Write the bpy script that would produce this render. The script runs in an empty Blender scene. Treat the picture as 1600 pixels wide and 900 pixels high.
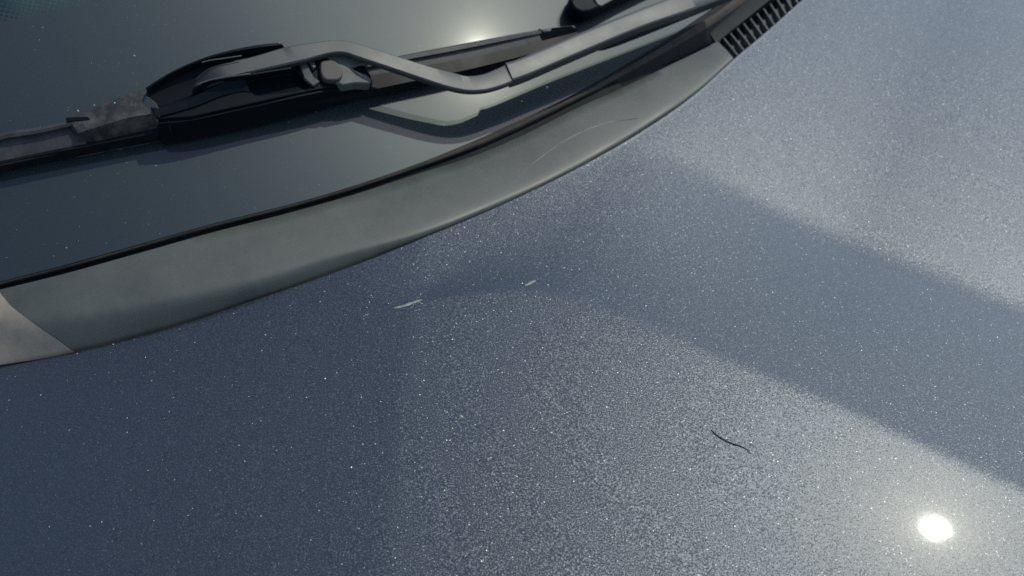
import bpy, bmesh, math, random
import numpy as np
from mathutils import Vector, Matrix
from mathutils.geometry import tessellate_polygon

SC = bpy.context.scene
COL = SC.collection
random.seed(7)
rng = np.random.default_rng(7)

# ------------------------------------------------------------------ camera
# hood = horizontal plane z 0; the camera is a hand-held phone 0.36 m above it, looking down at about 50 degrees
HF = math.radians(65.0)
FP = 800 / math.tan(HF / 2)
def unit(v):
    v = np.asarray(v, float); return v / np.linalg.norm(v)
NH_C = unit([0.012, 0.646, 0.764])         # hood normal seen from the camera
NW_C = unit([0.295, 0.330, 0.897])         # windshield normal seen from the camera
zc = NH_C
yc = unit(np.array([0, 0, -1.0]) - np.dot([0, 0, -1.0], zc) * zc)
xc = np.cross(yc, zc)
R = np.array([xc, yc, zc])                 # camera axes -> world axes
DIST = 0.47
CAM = np.array([0.0, 0.0, DIST * NH_C[2]])
def ray(px, py):
    return R @ unit([(px - 800) / FP, -(py - 450) / FP, -1.0])
D_SPOT = ray(1460, 825)
SUN = D_SPOT - 2 * D_SPOT[2] * np.array([0, 0, 1.0])     # towards the sun

cam_d = bpy.data.cameras.new('camera')
cam = bpy.data.objects.new('camera', cam_d); COL.objects.link(cam)
M = Matrix([list(R[i]) + [CAM[i]] for i in range(3)] + [[0, 0, 0, 1]])
cam.matrix_world = M
cam_d.sensor_width = 36; cam_d.lens = 18 / math.tan(HF / 2)
cam_d.clip_start = 0.01; cam_d.clip_end = 200
cam_d.dof.use_dof = True
fr = ray(760, 620); cam_d.dof.focus_distance = -CAM[2] / fr[2] * abs((R.T @ fr)[2])
cam_d.dof.aperture_fstop = 9.5
SC.camera = cam

# ------------------------------------------------------------------ light
SUN_EL = math.asin(SUN[2]); SUN_ROT = math.atan2(SUN[0], SUN[1])
w = bpy.data.worlds.new('World'); SC.world = w; w.use_nodes = True
nt = w.node_tree; bg = nt.nodes['Background']
sky = nt.nodes.new('ShaderNodeTexSky'); sky.sky_type = 'NISHITA'; sky.sun_disc = False
sky.sun_elevation = SUN_EL; sky.sun_rotation = SUN_ROT
sky.dust_density = .9; sky.air_density = 1.0; sky.ozone_density = 1.0
nt.links.new(sky.outputs[0], bg.inputs[0]); bg.inputs[1].default_value = 0.15
sl = bpy.data.lights.new('sun', 'SUN'); sl.energy = 2.05; sl.angle = math.radians(0.53); sl.color = (0.99, 1.0, 0.87)
so = bpy.data.objects.new('sun', sl); COL.objects.link(so)
so.rotation_euler = Vector(SUN).to_track_quat('Z', 'Y').to_euler(); so.location = Vector(SUN) * 3
SC.view_settings.view_transform = 'Standard'; SC.view_settings.look = 'None'
SC.view_settings.exposure = -0.16; SC.view_settings.gamma = 1.0
SC.cycles.use_denoising = False
SC.cycles.max_bounces = 5
SC.cycles.sample_clamp_indirect = 4.0

# ------------------------------------------------------------------ surfaces of the car in space
def smooth(a, b, x):
    t = np.clip((np.asarray(x, float) - a) / (b - a), 0, 1); return t * t * (3 - 2 * t)
def on_flat(px, py, z=0.0):
    r = ray(px, py); return CAM + r * ((z - CAM[2]) / r[2])

# the raised middle of the hood: its shoulder runs from near the cowl towards the front right
BL = [(560, 500), (640, 476), (700, 458), (760, 450), (820, 450), (870, 457), (930, 475), (1000, 503), (1100, 548), (1200, 590), (1300, 632),
      (1450, 700), (1600, 768), (1850, 885), (2200, 1050)]
P0 = on_flat(870, 457); P1 = on_flat(1600, 768)
UD = unit((P1 - P0)[:2]); VD = np.array([-UD[1], UD[0]])      # along and across (to the far side) the shoulder
LB = np.array([on_flat(*p)[:2] - P0[:2] for p in BL])
LU = LB @ UD; LV = LB @ VD
from numpy import interp
uu = np.linspace(LU[0], LU[-1], 400); vv = interp(uu, LU, LV); v1_ = interp(LU[1], LU, LV); vv = np.where(uu < LU[1], v1_ - (LU[1] - uu) * .15, vv)
k = np.exp(-np.linspace(-2, 2, 31) ** 2); k /= k.sum()
vv = np.convolve(np.pad(vv, 15, mode='reflect', reflect_type='odd'), k, mode='valid')
WB = (on_flat(1600, 410)[:2] - P0[:2]) @ VD - (P1[:2] - P0[:2]) @ VD   # width of the flank
LX = on_flat(624, 700)[0]
SLOPE = math.tan(math.radians(13.0)); SLOPE2 = math.tan(math.radians(2.2)); SLOPEL = math.tan(math.radians(2.8))
CROWN = 1 / (2 * 20.0)
PC = on_flat(1460, 825)
_t = np.linspace(-0.05, 1.2, 2501)
def _prof():
    s = smooth(-0.001, 0.003, _t) * SLOPE - smooth(WB - 0.012, WB + 0.020, _t) * (SLOPE + SLOPE2)
    s *= np.where(_t > WB + .1, np.exp(-(_t - WB - .1) / 0.2), 1)
    return np.concatenate([[0], np.cumsum((s[1:] + s[:-1]) / 2 * np.diff(_t))])
_pr = _prof()
def hood_z(x, y):
    x = np.asarray(x, float); y = np.asarray(y, float)
    u = (x - P0[0]) * UD[0] + (y - P0[1]) * UD[1]
    v = (x - P0[0]) * VD[0] + (y - P0[1]) * VD[1]
    d = v - interp(u, uu, vv)
    fade = smooth(LU[1] - 0.07, LU[1] + 0.05, u)
    m = smooth(LU[1] - 0.01, LU[1] + 0.22, u)
    dp = np.clip(d, 0, 9)
    zl = math.tan(math.radians(13.0)) * .030 * (1 - np.exp(-dp / .030))
    z = -(interp(d, _t, _pr) * m + zl * (1 - m)) * fade
    dl = LX - x
    z = z - SLOPEL * np.where(dl > 0, dl - 0.002 * (1 - np.exp(-np.clip(dl, 0, 9) / 0.002)), 0) * np.exp(-np.clip(dl, 0, 9) / 0.3)
    vs = (x - PC[0]) * VD[0] + (y - PC[1]) * VD[1]
    z = z - vs ** 2 / 6 / (1 + (vs / .12) ** 2)
    z = z - CROWN * ((x - PC[0]) ** 2 + (y - PC[1]) ** 2)
    return z
def on_hood(px, py, up=0.0):
    r = ray(px, py); t = -CAM[2] / r[2]
    for _ in range(40):
        p = CAM + r * t
        t += (hood_z(p[0], p[1]) + up - p[2]) / r[2] * 0.8
    return CAM + r * t

NW = unit(SUN - ray(780, 66))               # the low sun glares off the glass here
QG = on_flat(640, 262, 0.003)
# windshield frame: gu along its lower edge, gv up the glass
GU = unit(np.cross(NW, [0, 0, 1.0])); 
if GU[0] < 0: GU = -GU
GV = np.cross(NW, GU)
if GV[2] < 0: GV = -GV
GC = 1 / (2 * 6.0); GL = 1 / (2 * 1.12)                        # the glass is bowed across the car
def glass_w(a, b): return -(GL if a < 0 else GC) * min(a * a, abs(a) * 1.0)
def glass_pt(a, b, w_=0.0): return QG + GU * a + GV * b + NW * (w_ + glass_w(a, b))
def G(px, py, w_mm=0.0):
    r = ray(px, py); h = w_mm / 1000
    t = np.dot(QG + NW * h - CAM, NW) / np.dot(r, NW)
    for _ in range(12):
        p = CAM + r * t; q = p - QG
        e = np.dot(q, NW) - h - glass_w(q @ GU, q @ GV)
        t -= e / np.dot(r, NW)
    return CAM + r * t
def GP(lst): return [G(*p) for p in lst]

def resample(pts, n):
    """smooth curve of n points through the given points"""
    pts = np.array(pts, float)
    s = np.concatenate([[0], np.cumsum(np.linalg.norm(np.diff(pts, axis=0), axis=1))])
    P = np.vstack([2 * pts[0] - pts[1], pts, 2 * pts[-1] - pts[-2]])
    out = []
    for q in np.linspace(0, s[-1], n):
        i = min(max(np.searchsorted(s, q) - 1, 0), len(pts) - 2)
        t = (q - s[i]) / (s[i + 1] - s[i])
        a, b, c, d = P[i], P[i + 1], P[i + 2], P[i + 3]
        m1 = (c - a) / 2; m2 = (d - b) / 2
        out.append((2 * t**3 - 3 * t**2 + 1) * b + (t**3 - 2 * t**2 + t) * m1 + (-2 * t**3 + 3 * t**2) * c + (t**3 - t**2) * m2)
    return np.array(out)

def lin(c, n):
    s_ = np.concatenate([[0], np.cumsum(np.linalg.norm(np.diff(c, axis=0), axis=1))]); q = np.linspace(0, s_[-1], n)
    return np.stack([np.interp(q, s_, c[:, i]) for i in range(3)], 1)
# ------------------------------------------------------------------ object helpers
WLOC = {}
def thing(name, label, cat, loc):
    o = bpy.data.objects.new(name, None); COL.objects.link(o); o.location = loc; o.empty_display_size = .05
    WLOC[o.name] = Vector(loc); o['label'] = label; o['category'] = cat
    return o
def link_mesh(name, verts, faces, mat, parent=None, smooth_deg=35, bevel=0, seg=2, label=None, origin=None):
    verts = np.asarray(verts, float)
    c = Vector(origin) if origin is not None else Vector(((verts.min(0) + verts.max(0)) / 2).tolist())
    me = bpy.data.meshes.new(name)
    me.from_pydata([(Vector(v.tolist()) - c) for v in verts], [], faces); me.validate()
    bm = bmesh.new(); bm.from_mesh(me)
    bmesh.ops.remove_doubles(bm, verts=bm.verts, dist=1e-6)
    bmesh.ops.recalc_face_normals(bm, faces=bm.faces)
    bm.to_mesh(me); bm.free()
    me.shade_smooth(); me.set_sharp_from_angle(angle=math.radians(smooth_deg))
    me.materials.append(mat)
    o = bpy.data.objects.new(name, me); COL.objects.link(o); o.location = c; WLOC[o.name] = c
    if parent is not None:
        o.parent = parent; o.matrix_parent_inverse = Matrix.Translation(-WLOC[parent.name])
    if bevel:
        m = o.modifiers.new('bevel', 'BEVEL'); m.width = bevel; m.segments = seg; m.limit_method = 'ANGLE'; m.angle_limit = math.radians(30)
        m.harden_normals = True
    if label: o['label'] = label
    return o
def loft(name, rails, mat, parent=None, n=None, closed=False, caps=True, **kw):
    rails = [np.array(r, float) if n is None else resample(r, n) for r in rails]
    m = len(rails); n = len(rails[0]); V = np.concatenate(rails); F = []
    for i in range(m if closed else m - 1):
        j = (i + 1) % m
        for k_ in range(n - 1): F.append((i * n + k_, i * n + k_ + 1, j * n + k_ + 1, j * n + k_))
    if closed and caps:
        F.append([i * n for i in range(m)]); F.append([i * n + n - 1 for i in range(m)][::-1])
    return link_mesh(name, V, F, mat, parent, **kw)
def prism(name, top, depth, mat, parent=None, hole=None, hole_depth=None, axis=None, **kw):
    """solid under an outline; axis is the down direction, an optional hole is sunk to hole_depth with a floor"""
    ax = -NW if axis is None else axis
    top = [np.array(p) for p in top]; n = len(top)
    V = list(top); F = []
    if hole is None:
        V += [p + ax * depth for p in top]
        F.append(list(range(n))); F.append([n + i for i in range(n)][::-1])
        F += [(i, (i + 1) % n, n + (i + 1) % n, n + i) for i in range(n)]
    else:
        hole = [np.array(p) for p in hole]; m = len(hole)
        tri = tessellate_polygon([[Vector(p.tolist()) for p in top], [Vector(p.tolist()) for p in hole]])
        V += hole; F += [tuple(t) for t in tri]
        b = n + m; V += [p + ax * depth for p in top]
        F.append([b + i for i in range(n)][::-1]); F += [(i, (i + 1) % n, b + (i + 1) % n, b + i) for i in range(n)]
        c = len(V); V += [p + ax * hole_depth for p in hole]
        F += [(n + i, n + (i + 1) % m, c + (i + 1) % m, c + i) for i in range(m)]
        F.append([c + i for i in range(m)])
    return link_mesh(name, V, F, mat, parent, **kw)

# ------------------------------------------------------------------ materials
def new_mat(name):
    m = bpy.data.materials.new(name); m.use_nodes = True
    return m, m.node_tree, m.node_tree.nodes['Principled BSDF']
def N(nt, typ, **kw):
    n = nt.nodes.new(typ)
    for k_, v in kw.items(): setattr(n, k_, v)
    return n
def noise(nt, scale, detail=4, rough=.55, coord=None):
    n = N(nt, 'ShaderNodeTexNoise'); n.inputs['Scale'].default_value = scale; n.inputs['Detail'].default_value = detail
    n.inputs['Roughness'].default_value = rough
    if coord is None:
        tc = N(nt, 'ShaderNodeTexCoord'); coord = tc.outputs['Object']
    nt.links.new(coord, n.inputs['Vector']); return n
def maprange(nt, src, a, b, c, d, clamp=True):
    n = N(nt, 'ShaderNodeMapRange'); n.clamp = clamp
    for i, v in zip((1, 2, 3, 4), (a, b, c, d)): n.inputs[i].default_value = v
    nt.links.new(src, n.inputs[0]); return n.outputs[0]
def plastic(name, col, rough, grain=900, bump=.12, bdist=.0003, mottle=.25, mscale=25, spec=.5, dust=0, dustcol=(.3, .29, .27), grainvar=.0):
    m, nt, p = new_mat(name); L = nt.links.new
    tc = N(nt, 'ShaderNodeTexCoord'); o = tc.outputs['Object']
    n1 = noise(nt, mscale, 5, .6, o)
    mx = N(nt, 'ShaderNodeMix', data_type='RGBA'); mx.inputs['A'].default_value = (*[c * (1 - mottle) for c in col], 1)
    mx.inputs['B'].default_value = (*[c * (1 + mottle) for c in col], 1)
    L(maprange(nt, n1.outputs[0], .3, .7, 0, 1), mx.inputs['Factor'])
    last = mx.outputs['Result']
    if dust:
        n3 = noise(nt, mscale * 4, 8, .7, o); n4 = noise(nt, 2600, 2, .6, o)
        d1 = maprange(nt, n3.outputs[0], .42, .72, 0, dust)
        d2 = maprange(nt, n4.outputs[0], .35, .65, .35, 1)
        mm = N(nt, 'ShaderNodeMath', operation='MULTIPLY'); L(d1, mm.inputs[0]); L(d2, mm.inputs[1])
        m2 = N(nt, 'ShaderNodeMix', data_type='RGBA'); L(mm.outputs[0], m2.inputs['Factor']); L(last, m2.inputs['A'])
        m2.inputs['B'].default_value = (*dustcol, 1); last = m2.outputs['Result']
    L(last, p.inputs['Base Color'])
    L(maprange(nt, n1.outputs[0], .3, .7, rough - .05, rough + .06), p.inputs['Roughness'])
    n2 = noise(nt, grain, 3, .6, o); bp = N(nt, 'ShaderNodeBump'); bp.inputs['Strength'].default_value = bump
    bp.inputs['Distance'].default_value = bdist; L(n2.outputs[0], bp.inputs['Height']); L(bp.outputs[0], p.inputs['Normal'])
    p.inputs['Specular IOR Level'].default_value = spec
    return m

def flake_paint():
    m, nt, p = new_mat('metallic_paint'); L = nt.links.new
    tc = N(nt, 'ShaderNodeTexCoord'); o = tc.outputs['Object']
    geo = N(nt, 'ShaderNodeNewGeometry')
    def flakes(scale, amp, power):
        v = N(nt, 'ShaderNodeTexVoronoi'); v.inputs['Scale'].default_value = scale; L(o, v.inputs['Vector'])
        s = N(nt, 'ShaderNodeVectorMath', operation='MULTIPLY_ADD'); L(v.outputs['Color'], s.inputs[0])
        s.inputs[1].default_value = (2, 2, 2); s.inputs[2].default_value = (-1, -1, -1)
        ln = N(nt, 'ShaderNodeVectorMath', operation='LENGTH'); L(s.outputs[0], ln.inputs[0])
        pw = N(nt, 'ShaderNodeMath', operation='POWER'); L(ln.outputs['Value'], pw.inputs[0]); pw.inputs[1].default_value = power
        ml = N(nt, 'ShaderNodeMath', operation='MULTIPLY'); L(pw.outputs[0], ml.inputs[0]); ml.inputs[1].default_value = amp
        sc = N(nt, 'ShaderNodeVectorMath', operation='SCALE'); L(s.outputs[0], sc.inputs[0]); L(ml.outputs[0], sc.inputs['Scale'])
        ad = N(nt, 'ShaderNodeVectorMath', operation='ADD'); L(geo.outputs['Normal'], ad.inputs[0]); L(sc.outputs[0], ad.inputs[1])
        nm = N(nt, 'ShaderNodeVectorMath', operation='NORMALIZE'); L(ad.outputs[0], nm.inputs[0])
        return v, nm.outputs[0]
    def coat(q):
        q.inputs['Coat Weight'].default_value = 1.0; q.inputs['Coat Roughness'].default_value = COAT_R
        q.inputs['Coat IOR'].default_value = 1.5; L(bpc.outputs[0], q.inputs['Coat Normal'])
    COAT_R = 0.025
    # even metallic ground
    pn = N(nt, 'ShaderNodeTexNoise'); pn.inputs['Scale'].default_value = 1400; pn.inputs['Detail'].default_value = 2; L(o, pn.inputs['Vector'])
    ps = N(nt, 'ShaderNodeVectorMath', operation='MULTIPLY_ADD'); L(pn.outputs['Color'], ps.inputs[0])
    ps.inputs[1].default_value = (1.05, 1.05, 0); ps.inputs[2].default_value = (-.525, -.525, 0)
    pa = N(nt, 'ShaderNodeVectorMath', operation='ADD'); L(ps.outputs[0], pa.inputs[0]); L(geo.outputs['Normal'], pa.inputs[1])
    pm = N(nt, 'ShaderNodeVectorMath', operation='NORMALIZE'); L(pa.outputs[0], pm.inputs[0]); n1 = pm.outputs[0]
    bpc = N(nt, 'ShaderNodeBump'); bpc.inputs['Distance'].default_value = .00001; bpc.inputs['Strength'].default_value = 1
    L(noise(nt, 160, 3, .5, o).outputs[0], bpc.inputs['Height'])
    p.inputs['Base Color'].default_value = (0.097, 0.107, 0.119, 1); p.inputs['Metallic'].default_value = 1; p.inputs['Roughness'].default_value = .47
    L(n1, p.inputs['Normal']); coat(p)
    # separate bright flakes
    v2, n2 = flakes(2200, .42, .4)
    q = N(nt, 'ShaderNodeBsdfPrincipled'); q.inputs['Metallic'].default_value = 1; q.inputs['Roughness'].default_value = .22
    q.inputs['Base Color'].default_value = (.116, .137, .132, 1); L(n2, q.inputs['Normal']); coat(q)
    sp = N(nt, 'ShaderNodeSeparateColor'); 
    v3 = N(nt, 'ShaderNodeTexVoronoi'); v3.inputs['Scale'].default_value = 2200; L(o, v3.inputs['Vector'])
    wn = N(nt, 'ShaderNodeTexWhiteNoise'); L(v3.outputs['Position'], wn.inputs['Vector'])
    f = maprange(nt, wn.outputs['Value'], .3, 1.0, 0, .16)
    ms = N(nt, 'ShaderNodeMixShader'); L(f, ms.inputs[0]); L(p.outputs[0], ms.inputs[1]); L(q.outputs[0], ms.inputs[2])
    # weak warm glossy lobe over the lacquer, imitates the bloom around the sun spot
    hz = N(nt, 'ShaderNodeBsdfGlossy'); hz.inputs['Roughness'].default_value = .22; hz.inputs['Color'].default_value = (1, .93, .78, 1)
    m2 = N(nt, 'ShaderNodeMixShader'); m2.inputs[0].default_value = .0024
    L(ms.outputs[0], m2.inputs[1]); L(hz.outputs[0], m2.inputs[2])
    out = nt.nodes['Material Output']; L(m2.outputs[0], out.inputs[0])
    return m
PAINT = flake_paint()

def glass_mat():
    m, nt, p = new_mat('windshield_glass'); L = nt.links.new
    tc = N(nt, 'ShaderNodeTexCoord'); o = tc.outputs['UV']
    # black ceramic band behind the glass, breaking up into dots higher on the pane (UV is in metres along and up the glass)
    sx = N(nt, 'ShaderNodeSeparateXYZ'); L(o, sx.inputs[0])
    def M_(op, a, b):
        n = N(nt, 'ShaderNodeMath', operation=op)
        for i, s in enumerate((a, b)):
            if isinstance(s, (int, float)): n.inputs[i].default_value = s
            else: L(s, n.inputs[i])
        return n.outputs[0]
    P = DOT_P
    du = M_('MULTIPLY', sx.outputs[0], 2 * math.pi / P); dv = M_('MULTIPLY', sx.outputs[1], 2 * math.pi / P)
    pat = M_('ADD', M_('COSINE', M_('ADD', du, dv), 0), M_('COSINE', M_('SUBTRACT', du, dv), 0))
    lim = maprange(nt, sx.outputs[2], 0, .014, -.9, .9)   # dots shrink with distance from the band
    hole = M_('MULTIPLY', M_('LESS_THAN', pat, lim), M_('GREATER_THAN', sx.outputs[2], 0))
    geo = N(nt, 'ShaderNodeNewGeometry')
    p.inputs['Base Color'].default_value = (.009, .015, .018, 1)
    cl = maprange(nt, noise(nt, 14, 5, .6, tc.outputs['Object']).outputs[0], .3, .7, .54, .56)
    L(cl, p.inputs['Roughness']); p.inputs['Specular IOR Level'].default_value = .62; p.inputs['Specular Tint'].default_value = (.86, 1.0, .98, 1)
    p.inputs['Coat Weight'].default_value = 1; p.inputs['Coat Roughness'].default_value = .035; p.inputs['Coat IOR'].default_value = 1.5
    tr = N(nt, 'ShaderNodeBsdfTransparent'); tr.inputs[0].default_value = (.6, .75, .72, 1)
    gl = N(nt, 'ShaderNodeBsdfGlossy'); gl.inputs['Roughness'].default_value = .05
    fr_ = N(nt, 'ShaderNodeFresnel'); fr_.inputs[0].default_value = 1.5
    ms = N(nt, 'ShaderNodeMixShader'); L(fr_.outputs[0], ms.inputs[0]); L(tr.outputs[0], ms.inputs[1]); L(gl.outputs[0], ms.inputs[2])
    m2 = N(nt, 'ShaderNodeMixShader'); L(hole, m2.inputs[0]); L(p.outputs[0], m2.inputs[1]); L(ms.outputs[0], m2.inputs[2])
    hz = N(nt, 'ShaderNodeBsdfGlossy'); hz.inputs['Roughness'].default_value = .175; hz.inputs['Color'].default_value = (1, .98, .90, 1)
    m3 = N(nt, 'ShaderNodeMixShader'); m3.inputs[0].default_value = .0022
    L(m2.outputs[0], m3.inputs[1]); L(hz.outputs[0], m3.inputs[2])
    L(m3.outputs[0], nt.nodes['Material Output'].inputs[0])
    return m
DOT_P = 0.0042
GLASS = glass_mat()
COWL = plastic('grey_cowl_plastic', (.074, .078, .066), .50, grain=1500, bump=.14, mottle=.20, mscale=22, dust=.10, dustcol=(.16, .155, .14), spec=.75)
COWL_END = plastic('pale_dusty_plastic', (.27, .225, .175), .6, grain=800, bump=.12, mottle=.3, mscale=30, dust=.4)
RUBBER = plastic('black_rubber', (.008, .009, .010), .42, grain=1200, bump=.06, mottle=.2, dust=.04, spec=.10)
LIP = plastic('dusty_rubber_lip', (.05, .040, .030), .6, grain=900, bump=.1, mottle=.35, mscale=40, dust=.1, spec=.2)
BLACK = plastic('black_plastic', (.004, .007, .010), .50, grain=1500, bump=.05, mottle=.15, spec=.12)
LOUVRE = plastic('dusty_brown_louvre_plastic', (.085, .075, .066), .6, grain=900, bump=.2, mottle=.4, mscale=120, dust=.5)
COLLAR = plastic('pale_grey_clip_plastic', (.085, .09, .08), .5, grain=1600, bump=.1, mottle=.2, dust=.3)
BEAM = plastic('weathered_blade_plastic', (.038, .036, .035), .50, grain=1400, bump=.08, mottle=.2, dust=.2)
MOUNT = plastic('dusty_textured_plastic', (.018, .018, .018), .5, grain=1300, bump=.35, mottle=.2, mscale=30, dust=.8, dustcol=(.17, .16, .14))
GREYP = plastic('grey_clip_plastic', (.06, .065, .062), .5, grain=1600, bump=.1, mottle=.2, dust=.25)
ARM = plastic('satin_grey_arm_paint', (.024, .026, .025), .50, grain=1900, bump=.10, mottle=.12, dust=.12, dustcol=(.12, .12, .11), spec=.85)
BUTTON = plastic('grey_red_tinted_plastic', (.075, .062, .055), .5, grain=1200, bump=.1, mottle=.3, mscale=120)
INTERIOR = plastic('teal_grey_dashboard', (.25, .33, .32), .7, mottle=.2)
MARK = plastic('pale_scuff', (.30, .31, .28), .6, mottle=.5, mscale=400)
HAIR = plastic('dark_fibre', (.012, .012, .014), .45, mottle=.2)
DUST = plastic('pale_dust', (.40, .40, .38), .6)

# ------------------------------------------------------------------ car
base = on_flat(800, 300)
car = thing('parked_car', 'metallic slate blue car seen up close where its hood meets the black lower windshield', 'car', (base[0], base[1], -0.05))

# hood edge at the cowl, seen against the grey panel
HE = [(0, 573), (100, 553), (200, 529), (300, 500), (400, 466), (500, 432), (600, 395), (700, 354), (800, 311), (900, 262), (1000, 205), (1080, 150), (1150, 88), (1200, 46), (1256, -4), (1320, -58)]
he = np.array([on_hood(*p) for p in HE])
he = resample(he, 160)
def extend(c, l0, l1, n=14, bend=0.0):
    """carry a curve on beyond the frame at both ends"""
    d0 = unit(c[0] - c[6]); d1 = unit(c[-1] - c[-7])
    a = [c[0] + d0 * l0 * (1 - i / n) + np.array([0, bend * (l0 * (1 - i / n)) ** 2, 0]) for i in range(n)]
    b = [c[-1] + d1 * l1 * ((i + 1) / n) for i in range(n)]
    return np.vstack([a, c, b])
hx = extend(he, .45, .45)
hx[:, 2] = hood_z(hx[:, 0], hx[:, 1])
# grid of the hood: from the edge curve out to the front
FWD = np.array([0.42, -0.91])
def build_hood():
    s = np.concatenate([np.linspace(0, .62, 300) ** 1.0, np.linspace(.64, 1.15, 20)])
    cols = lin(hx, 420)
    V = []; F = []
    X = cols[:, 0][:, None] + FWD[0] * s[None, :]; Y = cols[:, 1][:, None] + FWD[1] * s[None, :]
    Z = hood_z(X, Y)
    # rolled rear edge: rows that turn down
    nrm = []
    t = np.gradient(cols[:, :2], axis=0); t /= np.linalg.norm(t, axis=1)[:, None]
    back = np.stack([-t[:, 1], t[:, 0]], 1)
    if back[len(back) // 2][1] < 0: back = -back
    rows = []
    rr = 0.0012
    rows.append((-0.006, -0.011)); rows.append((0.0, -0.009)) 
    for k_ in range(6):
        a = math.pi / 2 * k_ / 6; rows.append((rr * math.cos(a) - 0.0, -rr + rr * math.sin(a)))
    first = []
    for (b_, z_) in rows:
        q = np.stack([cols[:, 0] + back[:, 0] * (b_ - rr), cols[:, 1] + back[:, 1] * (b_ - rr)], 1)
        zz = hood_z(cols[:, 0], cols[:, 1])
        first.append(np.stack([q[:, 0], q[:, 1], zz + z_], 1))
    s2 = s.copy(); s2[0] = 0
    rest = [np.stack([cols[:, 0] + FWD[0] * (q + 0) - (back[:, 0] * rr if i == 0 else 0), cols[:, 1] + FWD[1] * q - (back[:, 1] * rr if i == 0 else 0), Z[:, i]], 1) for i, q in enumerate(s2)]
    R_ = first + rest
    n = len(cols)
    V = np.concatenate(R_)
    for i in range(len(R_) - 1):
        for k_ in range(n - 1): F.append((i * n + k_, i * n + k_ + 1, (i + 1) * n + k_ + 1, (i + 1) * n + k_))
    me_o = link_mesh('hood', V, F, PAINT, car, smooth_deg=60)
    return me_o
hood = build_hood()

# lower edge of the glass
SE = [(-60, 457), (0, 441), (90, 419), (167, 397), (250, 374), (333, 350), (420, 329), (500, 308), (570, 286), (640, 262), (720, 231), (800, 196), (880, 158), (960, 114), (1040, 66), (1100, 27), (1150, -8), (1230, -70)]
se = resample([G(x, y, 0) for x, y in SE], 160)
def even(c, w_=9):
    k_ = np.hanning(2 * w_ + 1); k_ /= k_.sum(); P_ = np.vstack([2 * c[0] - c[w_:0:-1], c, 2 * c[-1] - c[-2:-w_ - 2:-1]])
    return np.stack([np.convolve(P_[:, i], k_, mode='valid') for i in range(3)], 1)
se = even(se)
sx_ = extend(se, .40, .40)
# cowl: near side of the rubber
CE = [(-60, 467), (0, 451), (90, 430), (167, 408), (250, 385), (333, 361), (420, 340), (500, 318), (570, 298), (640, 274), (740, 243), (820, 209), (892, 172), (950, 146), (1010, 118), (1065, 92), (1121, 64), (1200, 10)]

def ab_of(p):
    q = p - QG; return q @ GU, q @ GV
# windshield pane: rows climb the glass from its lower edge
def build_glass():
    cols = lin(sx_, 120)
    ab = np.array([ab_of(p) for p in cols])
    rows = np.linspace(0.0, 0.75, 90)
    V = []; F = []; UVZ = []
    # the dotted border starts on a line parallel to the lower edge
    d0 = G(60, 22); d1 = G(200, -8)
    a0 = ab_of(d0); a1 = ab_of(d1)
    for r_ in rows:
        for a, b in ab:
            bb = b + r_
            V.append(glass_pt(a, bb))
            bl = a0[1] + (a - a0[0]) * (a1[1] - a0[1]) / (a1[0] - a0[0])
            UVZ.append((a, bb, bb - bl))
    n = len(cols); nr = len(rows)
    # thickness: an under-sheet and edge
    top = len(V)
    for r_ in range(nr - 1):
        for k_ in range(n - 1): F.append((r_ * n + k_, r_ * n + k_ + 1, (r_ + 1) * n + k_ + 1, (r_ + 1) * n + k_))
    V = np.array(V)
    c = (V.min(0) + V.max(0)) / 2
    me = bpy.data.meshes.new('windshield')
    me.from_pydata((V - c).tolist(), [], F)
    at = me.attributes.new('pane', 'FLOAT_VECTOR', 'POINT')
    at.data.foreach_set('vector', np.array(UVZ).ravel())
    me.shade_smooth(); me.materials.append(GLASS)
    if me.polygons[0].normal.dot(Vector(NW.tolist())) < 0: me.flip_normals()
    o = bpy.data.objects.new('windshield', me); COL.objects.link(o); o.location = c; WLOC['windshield'] = Vector(c)
    o.parent = car; o.matrix_parent_inverse = Matrix.Translation(-WLOC[car.name])
    return o
nt = GLASS.node_tree
an = nt.nodes.new('ShaderNodeAttribute'); an.attribute_name = 'pane'
for l in list(nt.links):
    if l.from_socket.name == 'UV' and l.from_node.type == 'TEX_COORD': nt.links.new(an.outputs['Vector'], l.to_socket)
shield = build_glass()
# dashboard seen between the dots
dv = [glass_pt(a, b, -0.03) for a, b in ((-.6, .12), (.5, .12), (.5, .7), (-.6, .7))]
prism('dashboard', dv, .02, INTERIOR, car)

# rubber seal between glass and cowl panel: a lip on the glass, a dark channel, and the wider black apron to the right
def off(c, v): return np.asarray(c) + v
ce = resample([G(x, y, -0.5) for x, y in CE], 160)
cx = extend(even(ce), .40, .40)
nS = 300
S = lin(sx_, nS); C = lin(cx, nS)
def pair(A, B, d=(0.36, -0.93)):
    out = []
    for p in A:
        q = B[:, :2] - p[:2]; s_ = q[:, 0] * d[1] - q[:, 1] * d[0]
        k_ = np.where(np.diff(np.sign(s_)) != 0)[0]
        if len(k_) == 0: out.append([np.nan] * 3); continue
        k_ = k_[0]; t = s_[k_] / (s_[k_] - s_[k_ + 1]); out.append(B[k_] * (1 - t) + B[k_ + 1] * t)
    return np.array(out)
C = pair(S, C); ok_ = ~np.isnan(C[:, 0]); S = S[ok_]; C = C[ok_]
def blend(t, w_): return S * (1 - t) + C * t + NW * w_
seal = loft('rubber_seal', [blend(-.12, -.0004), blend(-.06, .0006), blend(.0, .0008), blend(.45, .0002), blend(.55, -.0024), blend(.95, -.0026), blend(1.05, -.006)], RUBBER, car, smooth_deg=60)
lip = loft('seal_lip', [S + NW * .0016 + (C - S) * t_ + NW * w_ for t_, w_ in ((.10, -.0008), (.16, -.0002), (.30, -.0002), (.40, -.0010))], LIP, seal, smooth_deg=60)

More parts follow.
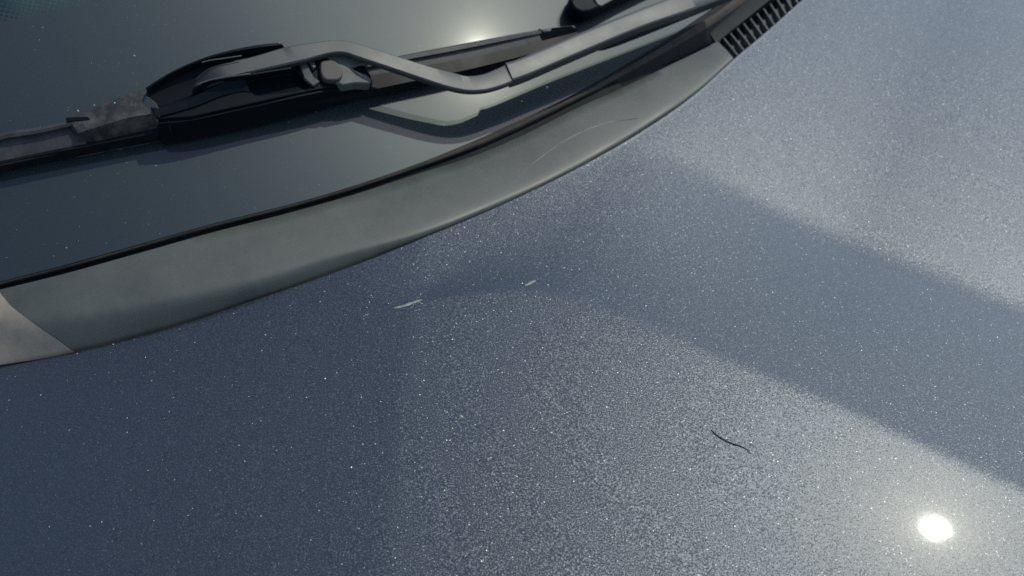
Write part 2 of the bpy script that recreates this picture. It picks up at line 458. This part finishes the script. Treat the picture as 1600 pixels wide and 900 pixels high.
# cowl panel between rubber and hood: flat top, then a roll-down beside the hood
CR = [(-60, 525), (0, 512), (83, 503), (170, 488), (267, 470), (400, 440), (517, 403), (667, 362), (800, 308), (880, 270), (960, 226), (1040, 176), (1100, 133), (1148, 90), (1200, 48)]
def on_z(px, py, zf):
    return on_flat(px, py, zf)
CUP = lambda x: float(np.interp(x, [-60, 0, 83, 170, 267, 400, 517, 667, 800, 880], [16, 15.5, 15, 14, 12.5, 9, 6, 2.5, 1, .5])) / 1000
cr = resample([on_hood(x, y, CUP(x)) for x, y in CR], 160)
crx = lin(extend(cr, .40, .40), nS)
H = lin(hx, nS)
def nearest_param(A, B):
    """for each point of A, the point of B closest along the cowl"""
    out = []
    for p in A:
        d = np.linalg.norm(B[:, :2] - p[:2], axis=1); i = int(np.argmin(d)); out.append(B[i])
    return np.array(out)
END_I = None
g0 = G(1121, 64, -.5); 
def cowl_rows(i0, i1):
    Cc = C[i0:i1]; h = []
    # pair points by equal fraction of the x-y run across
    cr_ = []; h_ = []
    for p in Cc:
        dirn = np.array([0.36, -0.93])
        def hit(curve):
            q = curve[:, :2] - p[:2]; s_ = q[:, 0] * dirn[1] - q[:, 1] * dirn[0]
            k_ = np.where(np.diff(np.sign(s_)) != 0)[0]
            if len(k_) == 0: return None
            k_ = k_[0]; t = s_[k_] / (s_[k_] - s_[k_ + 1]); return curve[k_] * (1 - t) + curve[k_ + 1] * t
        a = hit(crx); b = hit(H)
        cr_.append(a); h_.append(b)
    ok = [k_ for k_ in range(len(Cc)) if cr_[k_] is not None and h_[k_] is not None]
    return Cc[ok], np.array([cr_[k_] for k_ in ok]), np.array([h_[k_] for k_ in ok])
# where the slatted air intake begins
kend = int(np.argmin(np.linalg.norm(C - g0, axis=1)))
Ca, Cb, Cc_ = cowl_rows(0, kend + 1)
def zset(a, z): b = np.array(a); b[:, 2] = z; return b
dn = np.array([0.36, -0.93, 0]) 
rows = []
rows.append(Ca + np.array([0, 0, -.006])); rows.append(Ca + np.array([0, 0, -.0006])); rows.append(Ca * .97 + Cb * .03 + np.array([0, 0, .0004]))
for t in (.2, .4, .6, .8, .9, .96): rows.append(Ca * (1 - t) + Cb * t + np.array([0, 0, .0012 * math.sin(math.pi * t)]))
drop = Cc_.copy(); drop[:, 2] = Cc_[:, 2] - 0.0075
for t in (.0, .08, .2, .4, .6, .8, 1.0):
    q = Cb * (1 - t) + drop * t
    lin = q[:, 2].copy(); q[:, 2] = Cb[:, 2] + (drop[:, 2] - Cb[:, 2]) * (t ** 1.25)
    rows.append(q)
rows.append(drop + dn * .012 + np.array([0, 0, -.004]))
for _ in range(5):
    new = list(rows)
    for i_ in range(4, len(rows) - 2): new[i_] = rows[i_] * .5 + (rows[i_ - 1] + rows[i_ + 1]) * .25
    rows = new
cowl = loft('cowl_panel', rows, COWL, car, smooth_deg=40)

# ------------------------------------------------------------------ slatted intake to the right of the panel
A0 = g0 + np.array([0, 0, -.001]); B0 = on_hood(1149, 90) + np.array([0, 0, -.002])
A1 = on_flat(1200, 2, A0[2] + .004); B1 = on_hood(1256, -4) + np.array([0, 0, -.002])
dA = (A1 - A0); dB = (B1 - B0)
NSL = 11
def quadbox(name, p, q, halfw, up, down, mat, parent, **kw):
    d = unit(q - p); s_ = unit(np.cross(d, [0, 0, 1.0])) * halfw
    z = np.array([0, 0, 1.0])
    V = [p - s_ - z * down, p + s_ - z * down, p + s_ + z * up, p - s_ + z * up, q - s_ - z * down, q + s_ - z * down, q + s_ + z * up, q - s_ + z * up]
    F = [(0, 1, 2, 3), (4, 5, 6, 7), (0, 1, 5, 4), (1, 2, 6, 5), (2, 3, 7, 6), (3, 0, 4, 7)]
    return link_mesh(name, V, F, mat, parent, **kw)
def slat_ends(t):
    a = on_flat(1131 + 10.1 * t, 59 - 8.1 * t, A0[2] - .001); b = on_hood(1152 + 9.6 * t, 85 - 7.9 * t, -.0015)
    return a, b
za = np.array([0, 0, 1.0])
ts_ = np.linspace(-.9, 24, 30)
ea = np.array([slat_ends(t)[0] for t in ts_]); eb = np.array([slat_ends(t)[1] for t in ts_])
intake = loft('air_intake', [ea + za * .001, ea - za * .010, ea * .55 + eb * .45 - za * .0035, eb - za * .008, eb + dn * .004 - za * .016], LOUVRE, cowl, smooth_deg=20)
for t in range(0, 25):
    p, q = slat_ends(t); d_ = q - p
    quadbox('slat', p - d_ * .04, q + d_ * .04, .0008, .0, .010, COLLAR, cowl, bevel=.0003)
rail = loft('intake_rail', [A0 + dA * u_ for u_ in ()] or [[A0 + z_ + dA * u_ for u_ in np.linspace(-.02, 2.6, 20)] for z_ in (np.array([0, 0, -.012]), np.array([0, 0, .0]), np.array([-.004, .008, .003]), np.array([-.008, .016, .004]))], BLACK, cowl)

# pale end cover at the left edge of the frame
# ------------------------------------------------------------------ wiper blade
blade = link_mesh('wiper_blade', [G(70, 244, 2), G(70, 244, 4), G(850, 62, 4), G(850, 62, 2)], [(0, 1, 2, 3)], RUBBER, car) if False else None
def rails_px(*r): return [GP(x) for x in r]
# left half of the flexible beam (this mesh carries the other blade parts)
blade = loft('wiper_blade', rails_px(
    [(-160, 260, 2), (0, 222, 2), (60, 209, 2), (128, 196, 2)],
    [(-160, 246, 18), (0, 208, 18), (60, 199, 18), (132, 184, 18)],
    [(-160, 250, 19), (0, 212, 19), (60, 203, 19), (132, 187, 19)],
    [(-160, 257, 18), (0, 218, 18), (60, 208, 18), (134, 191, 18)],
    [(-160, 260, 14.5), (0, 221, 14.5), (60, 211, 14.5), (134, 195, 14.5)],
    [(-160, 276, 13.6), (0, 238, 13.6), (60, 227, 13.6), (134, 212, 13.6)],
    [(-160, 296, 11), (0, 257, 11), (60, 244, 11), (134, 229, 11)],
    [(-160, 299, 9.5), (0, 260, 9.5), (60, 247, 9.5), (132, 232, 9.5)]), BEAM, car, n=24, closed=True, smooth_deg=30)
loft('blade_beam', rails_px(
    [(545, 112, 2), (640, 98, 2), (740, 77, 2), (845, 55, 2), (898, 47, 2)],
    [(545, 104, 15), (640, 84, 15), (740, 65, 15), (845, 46, 14), (896, 40, 12)],
    [(545, 106, 15.5), (640, 86, 15.5), (740, 67, 15.5), (845, 48, 14.5), (898, 42, 12)],
    [(545, 110, 15), (640, 92, 15), (740, 73, 15), (845, 52, 14), (900, 44, 12)],
    [(545, 112, 12.5), (640, 94, 12.5), (740, 75, 12.5), (845, 54, 12.5), (901, 45, 11)],
    [(545, 122, 11.5), (640, 108, 11.5), (740, 88, 11.5), (845, 64, 11.5), (901, 49, 10.5)],
    [(545, 137, 10), (640, 122, 10), (740, 101, 10), (845, 73, 10), (902, 54, 9)],
    [(545, 139, 9), (640, 124, 9), (740, 103, 9), (845, 75, 9), (900, 56, 8)]), BEAM, blade, n=30, closed=True, smooth_deg=30)
# the squeegee strip under it
def strip(name, pts, parent):
    c = resample([G(*p) for p in pts], 50); g = unit(np.cross(NW, unit(c[-1] - c[0])))
    prof = [(-.0055, .0115), (-.0055, .0020), (-.0012, .0050), (-.0016, .0035), (-.0005, .0030), (-.0003, .0001), (.0003, .0001), (.0005, .0030), (.0016, .0035), (.0012, .0050), (.0050, .0020), (.0055, .0115)]
    return loft(name, [c + g * a + NW * b for a, b in prof], RUBBER, parent, closed=True)
strip('squeegee', [(-160, 296, 0), (0, 258, 0), (130, 232, 0), (300, 200, 0), (450, 170, 0), (600, 138, 0), (740, 108, 0), (895, 68, 0)], blade)
# tip cap at the right end of the blade
prism('tip_cap', GP([(842, 43, 15), (850, 49, 15), (866, 47, 15), (862, 43, 16), (893, 40, 15), (903, 45, 13), (905, 53, 10), (895, 60, 9), (868, 66, 10), (846, 66, 11)]), .008, BLACK, blade, bevel=.0012, seg=3)
# dusty centre cover
loft('center_cover', rails_px(
    [(100, 196, 10), (150, 174, 10), (190, 158, 10), (235, 140, 10), (252, 134, 10)],
    [(106, 187, 18), (140, 172, 19), (182, 153, 20), (228, 138, 20), (250, 132, 20)],
    [(110, 190, 19), (150, 176, 20), (190, 160, 21), (232, 148, 21), (252, 142, 21)],
    [(122, 208, 18.5), (160, 196, 20), (200, 184, 21), (246, 176, 21), (258, 172, 21)],
    [(118, 221, 13), (163, 211, 15), (203, 202, 15), (253, 192, 15), (264, 191, 20)],
    [(116, 236, 7), (163, 226, 8), (208, 216, 8), (260, 206, 8), (268, 205, 15)],
    [(118, 247, 1), (164, 238, 1), (212, 229, 1), (266, 219, 1), (272, 221, 4)]), MOUNT, blade, n=26, closed=True, smooth_deg=50)
prism('cover_notch', GP([(102, 183, 19.5), (138, 182, 20), (141, 187, 20), (104, 190, 19.5)]), .002, BLACK, blade, bevel=.0004)
# long dark skirt below the adapter
loft('side_skirt', rails_px(
    [(246, 180, 18), (300, 172, 18), (400, 150, 18), (500, 128, 18), (576, 112, 14)],
    [(246, 189, 20), (300, 183, 20), (400, 161, 20), (500, 140, 20), (580, 124, 15)],
    [(248, 193, 20), (300, 188, 20), (400, 166, 20), (500, 144, 20), (582, 128, 15)],
    [(250, 207, 12), (302, 199, 12), (402, 178, 12), (502, 154, 12), (580, 138, 10)],
    [(252, 226, 3), (304, 217, 3), (404, 196, 3), (504, 170, 3), (576, 150, 3)],
    [(250, 215, 3), (304, 206, 3), (404, 186, 3), (504, 162, 3), (574, 143, 3)]), BLACK, blade, n=30, closed=True, smooth_deg=40)
# adapter block with its window
adapter = prism('adapter', GP([(245, 186, 22), (228, 156, 22), (230, 140, 23), (262, 120, 24), (300, 104, 25), (345, 96, 25), (400, 92, 25), (460, 84, 25), (520, 80, 25), (566, 96, 23), (580, 118, 21), (560, 128, 21), (500, 139, 21.5), (400, 160, 22), (300, 182, 22)]),
    .012, BLACK, blade,
    hole=GP([(384, 124, 23), (388, 117, 23), (400, 113, 23.3), (452, 105, 23.3), (460, 107, 23.3), (466, 114, 23), (484, 132, 22.5), (482, 138, 22.3), (474, 141, 22.3), (408, 149, 22.3), (398, 148, 22.3), (390, 142, 22.3)]),
    hole_depth=.0075, bevel=.0006)
loft('window_rim', [[p + NW * h for p in GP([(384, 124, 23), (388, 117, 23), (400, 112, 23.3), (452, 104, 23.3), (461, 107, 23.3)])] for h in (-.002, .0012, .0016, .0012)], GREYP, adapter, n=20)
# slanted cheek left of the window and the pale edge above the skirt
loft('adapter_cheek', rails_px(
    [(236, 168, 22), (262, 162, 22.5), (300, 148, 23), (340, 130, 24), (374, 122, 24), (380, 128, 23.5)],
    [(240, 172, 24), (268, 166, 24), (304, 150, 25), (342, 132, 26), (376, 121, 26), (384, 127, 25)],
    [(243, 183, 23), (275, 175, 23), (310, 164, 23), (345, 150, 23), (380, 142, 23), (392, 146, 22.5)]), BLACK, adapter, n=24, smooth_deg=50)
prism('end_facet', GP([(228, 148, 23), (221, 168, 20), (240, 179, 21), (246, 190, 21), (252, 176, 23.5), (243, 160, 24)]), .006, GREYP, adapter, bevel=.0005)
# the two channel walls that hold the arm
loft('channel_wall', rails_px(
    [(229, 142, 20), (262, 121, 21), (300, 102, 22), (340, 92, 22), (400, 80, 22), (445, 74, 22)],
    [(227, 137, 27), (262, 115, 29), (300, 97, 31), (340, 83, 32), (395, 71, 32), (438, 66, 31)],
    [(230, 139, 27.5), (264, 117, 29.5), (302, 99, 31.5), (342, 86, 32.3), (397, 75, 32.3), (442, 70, 31)],
    [(234, 148, 22), (268, 128, 22.5), (306, 110, 23), (346, 100, 24), (400, 88, 24), (446, 78, 24)]), BLACK, adapter, n=30, closed=True, bevel=.0004)
loft('channel_wall', rails_px(
    [(300, 146, 23), (314, 134, 24), (330, 128, 25), (360, 122, 25), (392, 117, 25), (455, 106, 25)],
    [(300, 139, 27), (312, 130, 29), (328, 124, 30), (360, 119, 30), (390, 115, 29.5), (455, 104, 28)],
    [(302, 141, 27.2), (314, 132, 29), (330, 126.5, 30), (361, 121.5, 30), (391, 117.5, 29.5), (456, 107, 28)],
    [(304, 150, 23), (318, 140, 24), (334, 134, 24.5), (363, 128, 24.5), (394, 122, 24.5), (458, 112, 24.5)]), BLACK, adapter, n=30, closed=True, bevel=.0003)
for e_ in ([(316, 98, 32), (330, 94.5, 32.6), (352, 91.5, 33), (378, 87.5, 33)], [(309, 133, 30), (318, 129, 30.4), (332, 124.5, 31), (360, 119.5, 31), (392, 115.5, 30.4)]):
    c_ = resample(GP(e_), 20); loft('wall_edge_highlight', [c_, c_ + GV * .0006 + NW * .0002, c_ + NW * -.0006 + GV * .0003], COLLAR, adapter, closed=True)  # pale strips paint in the sunlit highlight along the black wall edges
# release button and fish-tail collar
prism('collar', GP([(512, 86, 26), (530, 83, 26.5), (548, 86, 26), (566, 94, 25), (577, 100, 24), (560, 101, 24.5), (549, 106, 25), (560, 112, 24.5), (574, 117, 23), (581, 126, 22), (578, 131, 21), (556, 130, 23), (536, 133, 23.5), (524, 128, 24), (514, 112, 25)]), .008, COLLAR, adapter, bevel=.0012, seg=3)
prism('release_button', GP([(500, 97, 27), (505, 94, 27.3), (518, 93, 27.5), (526, 96, 27.5), (532, 104, 27.3), (536, 114, 27), (534, 121, 26.7), (527, 125, 26.5), (512, 125, 26.3), (505, 122, 26.3), (500, 112, 26.6)]), .005, BUTTON, adapter, bevel=.0012, seg=3)
prism('clip_tab', GP([(468, 100, 25.5), (478, 97, 25.8), (490, 120, 25), (500, 127, 24.5), (490, 134, 24), (476, 122, 24.6)]), .003, GREYP, adapter, bevel=.0005)
prism('clip_tab', GP([(483, 97, 26.2), (491, 97, 26.2), (494, 105, 26), (489, 106, 26)]), .003, GREYP, adapter, bevel=.0005)

# ------------------------------------------------------------------ wiper arm
def bar(name, up, lo, th, mat, parent, n=60, ridge=None, **kw):
    a = resample(GP(up), n); b = resample(GP(lo), n)
    rr = [a - NW * th, a - NW * .0012, a * .96 + b * .04, a * .90 + b * .10 + NW * .0004]
    if ridge: rr += [a * (1 - ridge[0]) + b * ridge[0] + NW * ridge[1]]
    rr += [a * .10 + b * .90 + NW * .0004, a * .03 + b * .97 - NW * .0003, b - NW * .0012, b - NW * th]
    return loft(name, rr, mat, parent, closed=True, smooth_deg=28, **kw)
arm = bar('wiper_arm',
    [(789, 97, 33), (812, 90, 33.5), (902, 52, 35), (1000, 13, 37), (1080, -18, 38.5), (1150, -46, 40)],
    [(802, 126, 33), (830, 116, 33.5), (900, 86, 35), (1000, 44, 37), (1075, 18, 38.5), (1165, -15, 40)], .009, ARM, car, ridge=(.22, .0009), n=60)
bar('arm_rod',
    [(300, 126, 21.5), (311, 116, 24), (322, 108, 26.5), (336, 102, 28.5), (352, 98, 29.2), (400, 86, 29.5), (440, 74, 30), (480, 67, 30.5), (520, 62.5, 31), (545, 64, 31.5), (570, 71, 32), (620, 87, 32), (675, 104, 31.5), (712, 114, 31), (732, 118, 31), (755, 115, 31.3), (775, 107, 31.6), (792, 99, 32)],
    [(308, 148, 21.5), (319, 140, 24), (330, 133, 26.5), (346, 126, 28.5), (362, 121, 29.2), (400, 112, 29.5), (450, 101, 30), (480, 94, 30.5), (515, 84.5, 31), (538, 83, 31.5), (562, 91, 32), (610, 107, 32), (660, 124, 31.5), (700, 137, 31), (730, 143, 31), (758, 142, 31.3), (782, 136, 31.6), (803, 128, 32)], .0035, ARM, arm, n=90)
# nozzle hose clipped under the arm
loft('arm_flange', rails_px(
    [(803, 124, 26), (900, 84, 27), (932, 72, 27), (960, 62, 28), (1130, -4, 31)],
    [(803, 131, 25), (885, 100, 25), (925, 80, 25), (965, 72, 26), (1140, 2, 30)],
    [(800, 128, 22), (885, 98, 22), (925, 78, 22), (965, 70, 24), (1140, 0, 28)]), BLACK, arm, n=40, closed=True)

# ------------------------------------------------------------------ the other wiper's blade tip, at the top edge
b2 = prism('wiper_blade', GP([(893, -6, 15), (892, 3, 15), (898, 13, 15), (910, 19, 15), (924, 18, 15), (937, 12, 15.5), (960, 0, 16), (1000, -20, 16), (1100, -66, 16), (1096, -100, 16), (985, -52, 16), (910, -28, 15), (897, -16, 15)]), .013, BLACK, car, bevel=.0025, seg=4)
prism('tip_plate', GP([(928, -4, 17), (934, 7, 16.5), (940, 9, 16.5), (962, -3, 17), (1000, -24, 17), (985, -30, 17.5)]), .003, COLLAR, b2, bevel=.0006)

# ------------------------------------------------------------------ small marks on the hood
def ribbon(name, pts, wid, mat, parent=None, h=.0001, **kw):
    c = resample([on_hood(x, y, h) for x, y in pts], 14)
    d = unit(c[-1] - c[0]); s_ = np.array([-d[1], d[0], 0])
    n = len(c); t = np.linspace(0, 1, n); ww = wid * (np.interp(t, [0, .15, .5, .85, 1], [.25, .9, 1, .8, .15]) * (1 + .25 * rng.standard_normal(n)))[:, None]
    return loft(name, [c + s_ * ww / 2 - np.array([0, 0, h * .9]), c + s_ * ww / 3, c - s_ * ww / 3, c - s_ * ww / 2 - np.array([0, 0, h * .9])], mat, parent, **kw)
ribbon('paint_scuff', [(616, 481), (630, 478), (645, 473), (660, 468)], .0019, MARK, hood, label='long pale scuff near the rear edge of the hood')
ribbon('paint_scuff', [(652, 470), (657, 473), (662, 475)], .0007, MARK, hood)
ribbon('paint_scuff', [(820, 446), (828, 443), (837, 438)], .0024, MARK, hood, label='short pale scuff, the right one')
ribbon('paint_scuff', [(570, 490), (574, 492), (577, 489)], .0006, MARK, hood, label='tiny pale nick, the left one')
def tube(name, pts, rad, mat, n=30, m=6, **kw):
    c = resample([on_hood(x, y, rad * (1.0 + l)) for x, y, l in pts], n); rails = []
    t = np.gradient(c, axis=0); t /= np.linalg.norm(t, axis=1)[:, None]
    s_ = np.cross(t, [0, 0, 1.0]); u_ = np.cross(s_, t)
    taper = np.interp(np.linspace(0, 1, n), [0, .1, .6, 1], [.5, .9, 1, .35])[:, None]
    for k_ in range(m):
        a = 2 * math.pi * k_ / m; rails.append(c + (s_ * math.cos(a) + u_ * math.sin(a)) * rad * taper)
    return loft(name, rails, mat, None, closed=True, smooth_deg=80, **kw)
hr = tube('hair', [(1111, 671, 0), (1118, 678, .3), (1130, 686, .8), (1145, 693, .6), (1160, 698, .3), (1168, 703, 0), (1174, 709, 0)], .00028, HAIR)
hr['label'] = 'short dark curved hair lying on the metallic hood'; hr['category'] = 'hair'

from mathutils.bvhtree import BVHTree
def on_cowl(px, py, up=.00005):
    me = cowl.data; c = cowl.location
    global _bv
    try: _bv
    except NameError: _bv = BVHTree.FromPolygons([v.co + c for v in me.vertices], [tuple(p.vertices) for p in me.polygons])
    h = _bv.ray_cast(Vector(CAM.tolist()), Vector(ray(px, py).tolist()))
    p = CAM + ray(px, py) * ((h[3] if h[0] else .5)); return p + np.array([0, 0, up])
def cowl_line(pts, wid):
    c = resample([on_cowl(x, y) for x, y in pts], 40); d = np.gradient(c, axis=0); d /= np.linalg.norm(d, axis=1)[:, None]
    s_ = np.cross(d, [0, 0, 1.0]); t = np.linspace(0, 1, 40); w_ = (wid * (.35 + .65 * np.sin(math.pi * t)) * (1 + .25 * rng.standard_normal(40)))[:, None]
    return loft('water_mark', [c + s_ * w_ / 2 - [0, 0, .0001], c + s_ * w_ / 4, c - s_ * w_ / 4, c - s_ * w_ / 2 - [0, 0, .0001]], TRACE, cowl)
def end_cover():
    E1 = resample([(1, 459, 0), (10, 470, 0), (22, 483, 0), (60, 512, 0), (90, 532, 0), (117, 552, 0)], 16)
    rows_ = []
    for k_ in range(26):
        t = k_ / 25.0; r_ = []
        for i_, (x, y, _) in enumerate(E1):
            v = i_ / 15.0; X = x * (1 - t) + (-130 - 30 * v) * t; Y = y + (x - X) * .205 * (1 - .1 * v)
            r_.append(on_cowl(X, Y, .0012 + .0007 * math.sin(4.5 * v + 5 * t) * min(1, 4 * t) + .0004 * math.sin(11 * v - 7 * t) * min(1, 4 * t)))
        rows_.append(np.array(r_))
    edge = rows_[0] - np.array([0, 0, .0016])
    return loft('end_cover', [edge] + rows_, COWL_END, cowl, smooth_deg=50, label='pale warm grey cover at the left end of the panel')
end_cover()
TRACE = plastic('dried_water_trace', (.20, .20, .18), .5, mottle=.3, mscale=300)
cowl_line([(790, 303), (800, 288), (825, 262), (858, 236), (900, 210), (950, 191), (1000, 184), (1050, 181)], .0007)

# dust specks lying on the glass and on the wiper
def specks():
    V = []; F = []
    def blob(c, r, nrm):
        a = unit(np.cross(nrm, [.3, .5, .81])); b = np.cross(nrm, a); i = len(V)
        V.append(c + nrm * r * .7)
        k_ = 6; ph = rng.uniform(0, 6)
        for j in range(k_):
            q = 2 * math.pi * j / k_ + ph; rr = r * rng.uniform(.6, 1.2); V.append(c + (a * math.cos(q) + b * math.sin(q)) * rr - nrm * r * .05)
        for j in range(k_): F.append((i, i + 1 + j, i + 1 + (j + 1) % k_))
    for _ in range(420):
        x = rng.uniform(-20, 900); y = rng.uniform(-20, 440)
        lim = np.interp(x, [0, 333, 640, 800, 1000], [435, 345, 255, 190, 85])
        if y > lim: continue
        blob(G(x, y, .02), rng.choice([.00012, .00018, .00025, .0004], p=[.5, .3, .17, .03]), NW)
    for _ in range(150):
        x = rng.uniform(0, 1600); y = rng.uniform(0, 900)
        if y < np.interp(x, [0, 400, 800, 1000, 1150, 1260], [585, 480, 325, 220, 105, 10]): continue
        blob(on_hood(x, y, .00002), rng.choice([.0001, .00018, .00028], p=[.5, .35, .15]), np.array([0, 0, 1.0]))
    for x, y, r in ((655, 72, .0011), (855, 136, .0012), (815, 158, .0007), (210, 87, .0009), (694, 195, .0006), (505, 68, .0006)):
        blob(G(x, y, .02), r, NW)
    for x, y, w_ in ((437, 67, 31.5), (179, 161, 21), (147, 164, 20), (122, 173, 18)): blob(G(x, y, w_), .0006, NW)
    o = link_mesh('dust', V, F, DUST, None, smooth_deg=60); o['kind'] = 'stuff'; o['label'] = 'pale dust specks scattered over the dark glass and the hood'; o['category'] = 'dust'
specks()
